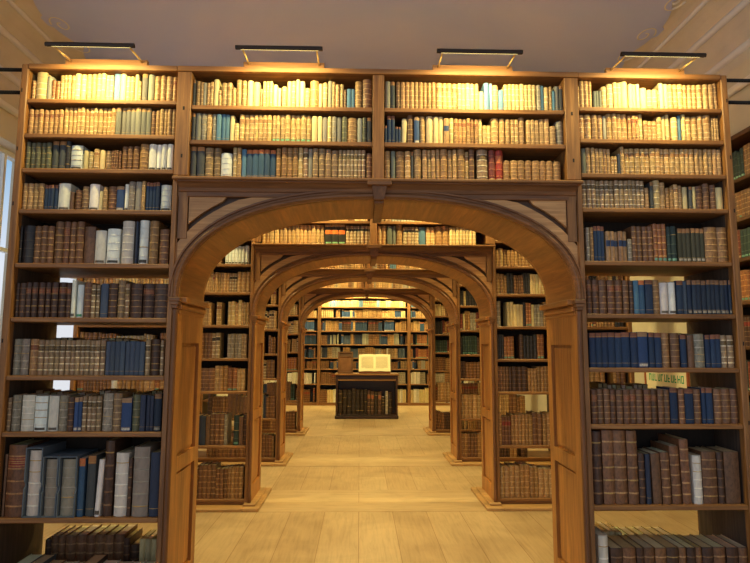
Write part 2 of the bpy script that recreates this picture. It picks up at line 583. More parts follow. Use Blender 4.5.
# ------------------------------------------------------------------ books
# style: cover, spine bands, band colour, title label, cap (leather top), foot label, material, words
S = {
    'T': ((178, 138, 90), 5, (206, 172, 120), None, None, None, 0, 'tan ribbed leather'),
    't': ((190, 150, 96), 5, (222, 194, 146), (150, 96, 58), None, None, 0, 'pale tan leather'),
    'R': ((176, 130, 82), 5, (204, 166, 112), (128, 48, 34), None, None, 0, 'tan leather red-labelled'),
    'G': ((188, 150, 98), 5, (210, 180, 130), None, None, (120, 176, 130), 0, 'tan leather green-footed'),
    'C': ((214, 190, 138), 0, None, None, None, None, 2, 'smooth cream'),
    'c': ((202, 172, 116), 4, (226, 206, 166), None, None, None, 2, 'ribbed cream'),
    'V': ((236, 231, 218), 0, None, None, None, (96, 86, 74), 2, 'white vellum'),
    'W': ((226, 228, 224), 4, (206, 206, 198), None, None, (70, 66, 60), 2, 'worn white'),
    'w': ((232, 235, 233), 0, None, None, None, (70, 150, 110), 2, 'white green-footed'),
    'B': ((122, 82, 52), 5, (166, 126, 84), None, None, None, 0, 'brown ribbed leather'),
    'b': ((104, 66, 42), 5, (146, 104, 66), (130, 44, 32), None, None, 0, 'brown leather red-labelled'),
    'D': ((76, 50, 36), 5, (118, 86, 58), None, None, None, 0, 'dark brown leather'),
    'd': ((72, 46, 36), 5, (118, 90, 66), (126, 40, 34), None, None, 0, 'dark brown red-labelled'),
    'N': ((112, 78, 52), 0, None, None, None, None, 0, 'plain brown'),
    'M': ((158, 128, 94), 5, (222, 204, 170), (52, 40, 34), None, None, 0, 'mottled tan black-labelled'),
    'm': ((146, 116, 82), 5, (190, 160, 116), None, None, None, 0, 'mottled brown'),
    'Y': ((148, 135, 117), 4, (178, 166, 146), None, None, None, 0, 'grey-brown'),
    'g': ((118, 114, 104), 0, None, None, (176, 132, 82), None, 1, 'grey cloth tan-topped'),
    'y': ((150, 144, 128), 0, None, None, None, None, 1, 'plain grey'),
    'K': ((44, 40, 42), 4, (62, 56, 56), None, None, None, 0, 'black leather'),
    'k': ((70, 72, 74), 0, None, None, (166, 112, 64), None, 1, 'charcoal cloth tan-topped'),
    'U': ((32, 54, 84), 0, None, None, (136, 84, 60), None, 1, 'blue cloth brown-topped'),
    'u': ((50, 77, 120), 0, None, None, (170, 132, 96), (200, 190, 170), 1, 'bright blue cloth'),
    'P': ((70, 82, 100), 0, None, None, None, None, 1, 'slate blue cloth'),
    'p': ((44, 52, 74), 0, None, None, None, None, 1, 'navy cloth'),
    'n': ((28, 44, 66), 0, None, None, (134, 96, 66), (150, 140, 120), 1, 'navy cloth brown-topped'),
    'L': ((82, 120, 148), 0, None, None, None, None, 1, 'teal cloth'),
    'l': ((98, 134, 168), 0, None, None, None, None, 1, 'pale blue'),
    'q': ((50, 80, 108), 0, None, None, (196, 110, 62), None, 1, 'teal cloth orange-topped'),
    'E': ((46, 62, 58), 3, (70, 86, 76), None, None, (104, 150, 130), 1, 'dark green cloth'),
    'e': ((60, 58, 46), 0, None, None, (160, 112, 70), (170, 160, 140), 1, 'olive-black tan-topped'),
    'O': ((92, 90, 66), 4, (128, 122, 90), None, None, None, 0, 'olive leather'),
    'Z': ((108, 112, 100), 0, None, None, None, None, 1, 'grey-green cloth'),
    'o': ((150, 92, 52), 5, (190, 136, 82), None, None, (110, 156, 130), 0, 'russet green-footed'),
    'x': ((168, 128, 86), 0, None, (30, 52, 92), None, None, 0, 'tan blue-banded'),
    'r': ((168, 52, 36), 4, (196, 110, 66), (196, 86, 50), None, (196, 160, 110), 0, 'bright red leather'),
    'h': ((118, 52, 38), 4, (150, 88, 60), None, None, (196, 160, 110), 0, 'dark red leather'),
    'H': ((40, 36, 32), 0, None, (224, 108, 40), (178, 140, 90), (120, 178, 130), 0, 'black orange-labelled'),
    'J': ((208, 199, 182), 5, (216, 208, 192), None, None, None, 2, 'grey vellum'),
    'j': ((158, 147, 128), 5, (156, 146, 130), None, None, None, 2, 'dusky grey vellum'),
    'Q': ((46, 31, 23), 5, (66, 46, 32), None, None, None, 0, 'very dark brown leather'),
    'X': ((158, 116, 70), 5, (196, 154, 100), None, None, None, 0, 'light brown ribbed'),
}
PAGE = [(206, 186, 148), (196, 170, 128), (214, 198, 166), (184, 154, 108)]


class Row:
    """a shelf of books: px runs measured in a crop (ox, oy, s), base at crop height yb, converted to metres on the row's plane"""


def mk(X, Y, Z, w, h, d, st, row, idx, lean=0., rot=0., rnd=None, hide=False):
    return dict(X=X, Y=Y, Z=Z, w=w, h=h, d=d, st=st, row=row, idx=idx, lean=lean, rot=rot, hide=hide)


POOL = []      # every book
ROWINFO = {}   # row name -> number of books


def run_row(name, crop, yb, spec, Z, zmax, x0, x1, Y=3.53):
    rnd = random.Random(hash(name) if False else sum(ord(c)*(i+7) for i, c in enumerate(name)))
    ox, oy, s = crop
    items = []
    for tok in spec.split():
        rng, st, hc = tok.split(',')[:3]
        lean = float(tok.split(',')[3]) if tok.count(',') > 2 else 0.
        n = 1
        if '*' in rng:
            rng, n = rng.split('*')
            n = int(n)
        a, b = [float(v) for v in rng.split('-')]
        px0, px1, py = ox+a/s, ox+b/s, oy+yb/s
        xa, _ = at(px0, py, Y)
        xb, _ = at(px1, py, Y)
        zb = at((px0+px1)/2, py, Y)[1]
        zt = at((px0+px1)/2, oy+(yb-float(hc))/s, Y)[1]
        h = zt-zb
        ws = [1+rnd.uniform(-.10, .10) for _ in range(n)]
        tot = sum(ws)
        x = xa
        for q in ws:
            w = (xb-xa)*q/tot
            items.append([x, x+w, st, h*(1+rnd.uniform(-.008, .012) if n > 1 else 1), lean])
            x += w
    items.sort(key=lambda t: t[0])
    # no overlaps
    last = x0+.002
    row = []
    for it in items:
        it[0] = max(it[0], last+.0006)
        it[1] = min(it[1], x1-.002)
        if it[1]-it[0] < .006:
            continue
        last = it[1]
        row.append(it)
    ROWINFO[name] = len(row)
    for k, (xa, xb, st, h, lean) in enumerate(row):
        h = min(h, zmax-Z-.006)
        if lean:
            h *= .985
        d = max(.11, min(.26, h*.72+rnd.uniform(-.01, .015)))
        POOL.append(mk((xa+xb)/2, Y+rnd.uniform(-.004, .008), Z+.0012, xb-xa-.0012, h, d, st, name, k, lean))


LX0, LX1 = -2.105, CX-1.2855
RX0, RX1 = CX+1.2855, 2.34
c1 = (20, 60, 4.545); c2 = (10, 135, 4.41); c3 = (5, 210, 4.41); c4 = (0, 320, 4.41); c5 = (0, 432, 4.3)
top_of = lambda Z, k: (TOP-.034 if k == 0 else Z[k-1]-SH)
LEFT = [
    (c1, 175, "50-64,t,88 68-114,c,135 116-140,y,108 141-157,o,90 158-174,R,90 175-245*4,t,115 245-270,c,122 271-294,c,120 296-340*2,T,122 341-384*2,c,127 386-419*2,c,118 421-449,l,128 451-475,C,126 477-515*2,c,114 516-534,C,124 536-549,t,90 551-575,g,126 577-604,y,126 606-634,T,118 636-660,T,118 662-689,T,116 691-707,R,116"),
    (c1, 338, "30-190*7,R,114 193-430*12,t,124 431-590*7,g,127 591-611,B,118 613-630,T,118 632-702*4,T,124"),
    (c2, 145, "60-175*5,O,118 178-205,k,125 208-238,k,125 240-262,K,124 264-315,W,106 320-340,C,85 342-362,c,80 365-390,t,92 392-414,C,86 416-440,m,86 442-485*4,B,86 488-512,B,105 514-536,B,105 538-564,B,106 567-606,X,116 608-640,V,116 642-663,V,115 665-688,V,115 690-715,V,116"),
    (c2, 323, "45-143*4,T,116 145-204*4,U,110 206-258,V,118 260-278,N,80 281-310,B,90 313-341,m,106 343-387,V,116 389-403,C,86 405-424,T,104 426-462,B,108 464-497,u,108 500-517,V,118 519-546,Y,128 549-576,y,128 578-592,T,130 594-656*4,U,126 660-706,W,115"),
    (c3, 232, "47-64,K,165 66-116,K,168 119-206*3,B,165 209-246,B,186 248-275,b,186 277-302,B,185 304-338,B,186 340-387,N,165 389-437,V,148 441-498,W,156 508-560,J,190 572-579,p,188 582-622,W,195 629-668,X,192 675-715,B,156"),
    (c3, 472, "28-51,D,152 53-80,D,152 82-105,d,154 107-134,d,155 138-165,d,155 167-190,d,155 193-222,d,156 225-261,d,156 263-283,d,154 285-303,V,166 307-335,w,146 338-372,B,156 375-393,M,146 395-411,M,146 414-447,P,151 449-487,D,152 490-522,m,166 525-543,M,150 546-596,D,152 600-650,d,152 654-710,D,152"),
    (c4, 240, "45-79,Y,160 82-117,Y,160 120-157,R,160 160-456*13,M,155 458-632*8,P,150 634-655,M,156 658-697,D,160 703-718,M,155"),
    (c4, 490, "10-38,m,148 40-78,Y,160 82-138,J,160 142-197,W,156 203-247,V,156 249-290,Y,158 292-318,D,152 320-355*2,u,150 357-440*4,M,155 445-488,Y,168 490-528,m,168 530-574,u,146 577-610,O,162 612-635,p,160 638-655,p,158 656-670,p,156 672-704,n,166"),
    (c5, 373, "0-11,N,270 13-92,b,310 325-352,q,252 360-395,k,262 401-424,V,250,2.5 433-472,D,326 482-537,J,274 541-556,D,252 561-630,j,300 636-676,p,276"),
]
for k, (cr, yb, sp) in enumerate(LEFT):
    run_row(f'L{k}', cr, yb, sp, ZL[k], top_of(ZL, k), LX0, LX1)
c10 = (570, 70, 4.6875); c11 = (575, 140, 4.6875); c12 = (580, 210, 4.6875); c13 = (583, 315, 4.49); c14 = (583, 425, 4.08)
RIGHT = [
    (c10, 170, "38-47,t,104 49-108*3,T,130 114-150*3,Z,82 153-175,c,104 178-205,c,115 207-243*2,c,122 244-275,C,128 277-330*3,C,116 333-362,C,98 364-412*2,c,90 413-422,t,86 424-445,C,124 446-463,y,120 464-626*7,t,118 629-676*2,T,120 682-702,T,128,-2"),
    (c10, 325, "47-71,t,118 73-104,t,118 107-133,T,118 135-158,T,118 160-174,y,115 176-275*4,t,132 277-326*3,R,118 328-346,c,125 348-410*3,t,92 412-436,t,112 438-453,C,116 455-472,c,126 480-509,c,110 512-526,L,120 528-546,c,130 549-575,t,116 577-602,t,116 604-628,t,120 630-666,t,122 669-702*3,T,112"),
    (c11, 152, "35-55,Z,120 57-78,T,125 80-97,T,124 99-172*4,T,120 175-201*2,t,85 204-216,p,96 218-236,T,130 239-565*14,t,122 567-692*6,T,122"),
    (c11, 318, "38-330*14,M,132 334-353,T,100 356-371,k,125 373-404,c,135 406-430,T,126 431-465*2,X,100 467-487,t,116 489-510,T,112 512-535,C,106 538-553,k,106 555-570,C,106 572-605,B,110 607-638,B,122 640-667,B,116 669-703,C,106"),
    (c12, 235, "33-50,Y,158 52-67,X,160 69-119*3,U,165 125-225*5,x,140 228-248,Y,106 250-350*4,B,165 352-415*3,o,178 417-435,E,166 436-463,E,168 465-590*6,e,156 593-650,X,164 653-702,X,164"),
    (c12, 485, "38-63,b,160 65-95,b,160 98-133,B,159 135-169,b,158 172-207,b,159 209-236,B,158 238-256,D,156 258-282,L,158 283-310,q,158 312-348,U,160 350-381,X,160 383-421,V,148 425-458,V,150 460-490,U,158 492-510,P,156 512-727*10,n,160"),
    (c13, 235, "35-180*5,U,156 182-220,U,158 222-253,U,156 255-300,u,160 302-327,U,158 329-359,U,156 361-400,X,156 402-442,B,155 447-475,U,148 477-506,N,146 509-555,Y,151 557-626*3,U,148 628-655,M,146 657-686,M,146"),
    (c13, 487, "42-70,b,152 72-126*2,B,154 128-155,b,152 157-187,B,152 188-217,b,152 219-247,b,153 249-280,B,152 282-312,b,153 314-343,b,152 345-371,B,152 373-399,B,152 401-435,U,161 437-463,B,156 465-505,U,156 508-540,B,154 542-560,U,160 562-592,U,160 597-708*3,B,156"),
    (c14, 330, "48-88,D,298 91-137,B,303 139-191,B,302 193-235,B,300 238-263,D,206 265-284,p,205 292-328,N,210,-1 332-368,B,214,-1 373-411,B,240,-1 415-451,B,268,-1 461-497,J,198 501-560,B,213 563-588,D,210 591-652,N,213"),
]
for k, (cr, yb, sp) in enumerate(RIGHT):
    run_row(f'R{k}', cr, yb, sp, ZR[k], top_of(ZR, k), RX0, RX1)
c6 = (185, 70, 4.69); c7 = (280, 70, 4.69); c8 = (380, 70, 4.69); c9 = (475, 70, 4.69)
OFF = (280-185)*4.69


def two(a, b, shift, ya, yb):
    """second crop's runs written in the first crop's frame"""
    out = [a]
    for tok in b.split():
        q = tok.split(',')
        rng, *n = q[0].split('*')
        l, r = [float(v)+shift for v in rng.split('-')]
        out.append(','.join([f'{l:.1f}-{r:.1f}'+('*'+n[0] if n else '')]+q[1:]))
    return ' '.join(out)


CL = [
    (160, two("28-46,k,124 48-68,T,120 70-84,T,115 85-97,y,112 99-114,T,114 116-130,t,116 132-155,C,130 157-168,t,78 169-194,T,114 196-218,t,114 220-238,T,88 240-262,T,128 265-286,t,125 290-316,C,125 318-349,C,118 351-362,T,86 364-410*3,c,122 412-433,C,108 435-449,C,90",
              "8-30,c,98 32-52,C,125 53-71,c,125 73-91,C,132 93-114,C,125 116-138,c,95 140-179,T,130 181-198,C,115 200-222,c,120 225-242,y,128 244-258,T,124 260-278,T,112 280-298,c,115 300-312,B,90 314-333,L,92 335-350,L,92 352-383,X,128 388-430,B,138", OFF, 0, 0)),
    (325, two("25-45,k,130 47-72,y,130 74-98,Y,128 99-122,T,128 123-145,Y,128 146-205*3,L,127 208-229,C,122 231-250,c,85 253-405*7,t,126 408-444*2,G,124",
              "0-145*6,G,127 148-175,C,122 177-197,C,122 199-220,y,120 222-242,c,122 244-263,Y,120 265-287,y,120 290-313,O,122 315-360,X,118 363-385,y,116 387-405,O,118 407-428,k,120", OFF, 0, 0)),
    (507, two("12-48,k,148 52-87,k,148 89-127,m,145 129-163,m,145 165-216,W,120 220-240,c,148 242-260,T,146 262-284,L,140 286-422*5,q,138 425-446,X,146",
              "5-82*3,X,150 84-105,c,155 107-130,M,152 132-150,y,146 152-178,m,146 180-210,m,146 212-238,m,142 240-271,m,138 273-400*7,M,140 405-431,B,126", OFF, 0, 0)),
]
for k, (yb, sp) in enumerate(CL):
    run_row(f'P{k}', c6, yb+3, sp, ZC[k], TOP-.034 if k == 0 else ZC[k-1]-SH, CX-1.195, CX-.043)
OFF2 = (475-380)*4.69
CRR = [
    (178, two("25-48,y,130 50-70,k,130 76-95,B,130 97-262*8,X,128 265-363*4,t,125 365-443*4,c,125",
              "0-18,c,124 20-42,C,90 44-67,l,130 69-82,l,125 84-110,c,120 112-136,l,98 138-290*8,c,125 292-309,Y,122 311-325,L,120 327-349,c,115 351-362,T,116 364-375,L,95 377-395,y,118 397-413,k,120", OFF2, 0, 0)),
    (335, two("22-32,U,80 34-70*2,U,130 72-85,U,80 87-98,U,78 100-124,C,120,2 129-158,B,135 161-185,u,125 187-211,T,128 217-250,C,130 252-298*2,C,128 300-325,x,121 327-345,c,122 347-443*5,R,120",
              "0-17,R,118 19-36,c,120 38-76*2,c,90 78-113,T,125 117-142,T,124 145-168,T,122 170-205*2,t,118 207-236,T,130 243-302*3,T,118 305-352*2,T,125 354-382,T,90 385-420,Y,115", OFF2, 0, 0)),
    (525, two("22-48,T,140 52-72,Z,138 75-115,X,138 117-145,t,138 147-156,k,136 159-195,T,148 200-221,T,146 223-240,T,146 242-261,T,146 264-282,T,150 284-318,X,155 320-340,T,146 342-360,T,146 363-400,X,158 402-418,t,140 420-444,B,150",
              "12-62,M,155 68-98,h,155 100-136,r,155 137-408*8,X,100", OFF2, 0, 0)),
]
for k, (yb, sp) in enumerate(CRR):
    run_row(f'Q{k}', c8, yb+2, sp, ZC[k], TOP-.034 if k == 0 else ZC[k-1]-SH, CX+.030, CX+1.195)


def auto_row(name, x0, x1, Z, zmax, Y, pal, fill=.80, wr=(.02, .045), seed=0, hvar=.08, rot=0., X=None, gap=.0):
    """a full shelf of mixed books, in small sets that share a binding"""
    rnd = random.Random(seed)
    x, k = x0+.004, 0
    while x < x1-.012:
        st = rnd.choice(pal)
        n = rnd.choice((1, 1, 2, 3, 4, 6))
        hh = (zmax-Z)*fill*(1+rnd.uniform(-hvar, hvar))
        w0 = rnd.uniform(*wr)
        for _ in range(n):
            w = w0*rnd.uniform(.9, 1.1)
            if x+w > x1-.003:
                break
            h = min(hh*(1+rnd.uniform(-.012, .012)), zmax-Z-.008)
            d = max(.11, min(.25, h*.72))
            c = x+w/2
            if rot:
                POOL.append(mk(*((X, c) if X is not None else (c, Y)), Z+.0012, w-.0012, h, d, st, name, k, 0., rot))
            else:
                POOL.append(mk(c, Y+rnd.uniform(-.004, .008), Z+.0012, w-.0012, h, d, st, name, k))
            x += w
            k += 1
        else:
            if rnd.random() < gap:
                x += rnd.uniform(.03, .09)
            continue
        break
    ROWINFO[name] = k


# bottom shelves of the two near bookcases: a front row and a row behind it
auto_row('L9', LX0+.10, LX1, ZL[9], ZL[8]-SH, 3.535, list('DBNJkJB'), .48, (.045, .085), 5, .12)
auto_row('L9b', LX0+.12, LX1, ZL[9], ZL[8]-SH, 3.83, list('TCBcD'), .60, (.03, .075), 6, .14)
run_row('R9', c14, 560, "68-108,J,128 118-166,D,90 168-222,B,90 224-254,D,90 256-298,B,90 300-346,B,90 348-396,D,90 398-428,B,90 430-466,D,90 468-492,B,88 494-540,D,90 542-590,B,88 592-640,D,88 642-690,B,88", ZR[9], ZR[8]-SH, RX0, RX1, 3.535)
for b in POOL:
    if b['row'] == 'R9':
        b['h'] = .40 if b['idx'] == 0 else .325
        b['d'] = .26
auto_row('R9b', RX0, RX1-.25, ZR[9], ZR[8]-SH, 3.83, list('CTBc'), .58, (.03, .06), 8, .10)

for k in (5, 6, 7):
    for s_ in 'LR':
        Z = ZL if s_ == 'L' else ZR
        x0, x1 = (LX0, LX1) if s_ == 'L' else (RX0, 1.93 if k == 7 else RX1)
        auto_row(f'{s_}{k}b', x0, x1, Z[k], Z[k-1]-SH, 3.985, list('tTXBc' if k == 5 else 'BDXm'), .70, (.03, .05), 60+k+(s_ == 'R')*9, .05, rot=PI, gap=.1)

# books above the second arch
PA = list('TtTcCXmyLBR')
run_row('S0', (250, 185, 2.964), 176, "22-70*4,t,56 72-220*12,T,56 222-282*3,H,60 284-362*7,M,55", ZC[2]*ZS[1], (ZC[1]-SH)*ZS[1], CX-1.167, CX-.016, 5.98)
run_row('T0', (250, 185, 2.964), 176, "374-405*2,T,55 407-432*2,Z,55 434-452*1,X,58 454-500*4,M,52 500-520,L,52 522-548*2,t,52 550-590*2,X,56 592-670*8,c,52", ZC[2]*ZS[1], (ZC[1]-SH)*ZS[1], CX+.059, CX+1.222, 5.98)
sd = 20
for i in (1, 2, 3):
    Y = ROWS[i]+.03
    for k in range(3):
        if k == 2 and i == 1:
            continue
        zm = TOP-.034 if k == 0 else ZC[k-1]-SH
        for x0, x1 in ((CX-1.195, CX-.043), (CX+.030, CX+1.195)):
            sd += 1
            auto_row(f'A{i}{k}{x0:.1f}', x0, x1, ZC[k]*ZS[i], zm*ZS[i], Y, PA, .82, (.02, .036), sd)
    for k in range(10):
        for s_ in (-1, 1):
            Z = ZB
            zm = top_of(Z, k)*ZS[i]
            a = CX+s_*1.2855
            e = ENDS[i][0] if s_ < 0 else ENDS[i][1]
            if i > 1:
                e = a+s_*1.0
            x0, x1 = (e+.05, a) if s_ < 0 else (a, e-.05)
            if s_ < 0:
                pal = {0: 'TtcX', 1: 'TtcX', 2: 'TtCX', 3: 'tTcLW', 4: 'TRcTM', 5: 'tcTTM', 6: 'YMTBm', 7: 'XoBMTV', 8: 'DBpEYN', 9: 'BBbXB'}[k]
            else:
                pal = {0: 'TtcX', 1: 'TtcX', 2: 'TtCX', 3: 'XXTtC', 4: 'CcKBXc', 5: 'XCYKho', 6: 'hEDKo', 7: 'DXXB', 8: 'XXBTb', 9: 'XBBTD'}[k]
            fill = .60 if k == 8 else .62 if k == 9 else .78
            wr = (.03, .06) if k > 6 else (.022, .045)
            sd += 1
            auto_row(f'W{i}{k}{"lr"[s_ > 0]}', x0, x1, Z[k]*ZS[i], zm, Y, list(pal), fill, wr, sd, .08, gap=.08)

# ------------------------------------------------------------------ bookcase across the end of the room
YW = 16.06
WZ = [2.985, 2.72, 2.425, 2.048, 1.673, 1.30, .997, .587, .075]
wx = [-3.40, -1.14, 1.375, 3.26]
for j, nm in enumerate(('left', 'middle', 'right')):
    a, b = wx[j], wx[j+1]
    g = thing('bookcase', ((a+b)/2, YW, 0), f"{nm} bay of the wide bookcase against the far end wall", 'bookcase', 'bookcase bays on the end wall')
    part('end_panel', WV, g, (a, a+.04, YW, YW+.36, 0, 3.33), bev=.004)
    part('end_panel', WV, g, (b-.041, b-.001, YW, YW+.36, 0, 3.33), bev=.004)
    for z in WZ:
        part('shelf', WX, g, (a+.041, b-.042, YW+.006, YW+.349, z-SH, z))
    part('base_rail', WX, g, (a+.041, b-.042, YW+.012, YW+.03, 0, WZ[-1]-SH-.001))
    part('top_board', WX, g, (a+.041, b-.042, YW-.004, YW+.349, 3.30, 3.33))
    part('back_board', plain('blue_grey_back_board', (52, 60, 84), .8, 0, .1), g, (a+.041, b-.042, YW+.35, YW+.358, .05, 3.298), bev=0)
    for k, z in enumerate(WZ):
        zm = 3.30 if k == 0 else WZ[k-1]-SH
        pal = {0: 'tcCy', 1: 'tcTCl', 2: 'tCcLtuTX', 3: 'UuTXdPXq', 4: 'PUypuyBX', 5: 'yPmJXpY', 6: 'mUuBXy', 7: 'BDYbp' , 8: 'XBJC'}[k]
        if j == 0:
            pal = {4: 'UPU', 5: 'UUB', 6: 'BUb', 7: 'WVJ', 8: 'BDb'}.get(k, pal)
        if j == 2:
            pal = {8: 'CJC', 7: 'YBJ', 4: 'KoE', 5: 'hYo'}.get(k, pal)
        sd += 1
        auto_row(f'E{j}{k}', a+.045, b-.046, z, zm, YW+.03, list(pal), .78, (.03, .06), sd, .1, gap=.15)

# ------------------------------------------------------------------ bookcase along the right wall
XR = 3.0
g = thing('bookcase', (XR+.15, 4.0, 0), 'dark bookcase along the right side wall, seen past the near bookcase', 'bookcase')
part('end_panel', WDV, g, (XR, XR+.3, 3.65, 3.69, 0, 3.26), bev=.004)
part('end_panel', WDV, g, (XR, XR+.3, 5.16, 5.2, 0, 3.26), bev=.004)
RZ = [2.95, 2.63, 2.31, 1.97, 1.62, 1.27, .92, .5, .07]
for z in RZ:
    part('shelf', wood('dark_oak_side_shelf', (70, 44, 28), (120, 80, 50), 'y') if z == RZ[0] else bpy.data.materials['dark_oak_side_shelf'], g, (XR+.006, XR+.285, 3.691, 5.159, z-SH, z))
part('top_board', bpy.data.materials['dark_oak_side_shelf'], g, (XR-.02, XR+.3, 3.63, 5.22, 3.262, 3.30))
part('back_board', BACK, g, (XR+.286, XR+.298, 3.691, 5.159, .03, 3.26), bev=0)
for k, z in enumerate(RZ):
    zm = 3.26 if k == 0 else RZ[k-1]-SH
    sd += 1
    auto_row(f'G{k}', 3.70, 5.15, z, zm, 0, list({0: 'KEBEk', 1: 'oBYE'}.get(k, 'BdEwhEo')), .75, (.025, .045), sd, .08, rot=-PI/2, X=XR+.02)

# ------------------------------------------------------------------ desk with its folios
YD = 13.1
DX0, DX1 = -.535, .863
desk = thing('display_desk', ((DX0+DX1)/2, YD+.35, 0), 'dark wooden reading desk with a book compartment under its top, below the open book', 'desk')
part('desk_top', WX, desk, (DX0-.03, DX1+.03, YD-.03, YD+.75, .965, 1.0), bev=.008)
part('side_panel', WK, desk, (DX0, DX0+.045, YD, YD+.7, .071, .964))
part('side_panel', WK, desk, (DX1-.045, DX1, YD, YD+.7, .071, .964))
part('plinth', WK, desk, (DX0-.015, DX1+.015, YD-.015, YD+.715, 0, .07), bev=.008)
part('top_rail', WK, desk, (DX0+.046, DX1-.046, YD+.005, YD+.03, .875, .964))
part('rail_moulding', WX, desk, (DX0+.046, DX1-.046, YD-.004, YD+.004, .845, .872))
part('back_panel', WK, desk, (DX0+.046, DX1-.046, YD+.40, YD+.415, .071, .964), bev=0)
part('shelf', WK, desk, (DX0+.046, DX1-.046, YD+.02, YD+.399, .075, .10))
run_row('D', (330, 380, 9.375), 318, "72-112,Q,225 118-154,Q,228 160-196,Q,226 202-240,Q,240 244-278,Q,226 284-314,Q,228 320-346,Q,230 350-376,d,215 380-412,d,212 416-446,Q,208 450-482,d,208 486-512,Q,160 520-545,Y,215 550-580,Q,200", .10, .845, DX0+.047, DX1-.047, YD+.05)

# ------------------------------------------------------------------ turn the pool into objects
def vis_area(b):
    X, Y, Z, w, h = b['X'], b['Y'], b['Z'], b['w'], b['h']
    if b['row'].endswith('b') or b['rot']:
        return 0
    xa, yb = proj(X-w/2, Y, Z)
    xb, yt = proj(X+w/2, Y, Z+h)
    yb = min(yb, 563)
    if b['row'][0] == 'W':      # seen only through the near arch
        if b['row'][1] != '1':
            return 0
        if not ((206 < xa and xb < 247) or (500 < xa and xb < 546)) or yb < 285:
            return 0
    if b['row'][0] in 'AEG':
        return 0
    return max(0, xb-xa)*max(0, yb-yt)


SHELF = {}
for k in range(10):
    nth = ('top' if k == 0 else 'bottom' if k == 9 else ORD[k])
    SHELF[f'L{k}'] = f"near left bookcase's {nth} shelf"
    SHELF[f'R{k}'] = f"near right bookcase's {nth} shelf"
    SHELF[f'W1{k}l'] = f"second left bookcase's {nth} shelf"
    SHELF[f'W1{k}r'] = f"second right bookcase's {nth} shelf"
for k, nth in enumerate(('top', 'middle', 'lowest')):
    SHELF[f'P{k}'] = f"{nth} shelf over near arch, left half"
    SHELF[f'Q{k}'] = f"{nth} shelf over near arch, right half"
SHELF['S0'] = "second arch's lowest upper shelf, left half"
SHELF['T0'] = "second arch's lowest upper shelf, right half"
SHELF['D'] = 'shelf inside the reading desk'


def ordinal(n):
    if n <= 20:
        return ORD[n-1]
    return 'twenty-'+ORD[n-21]


GOLD = lin((186, 148, 84))


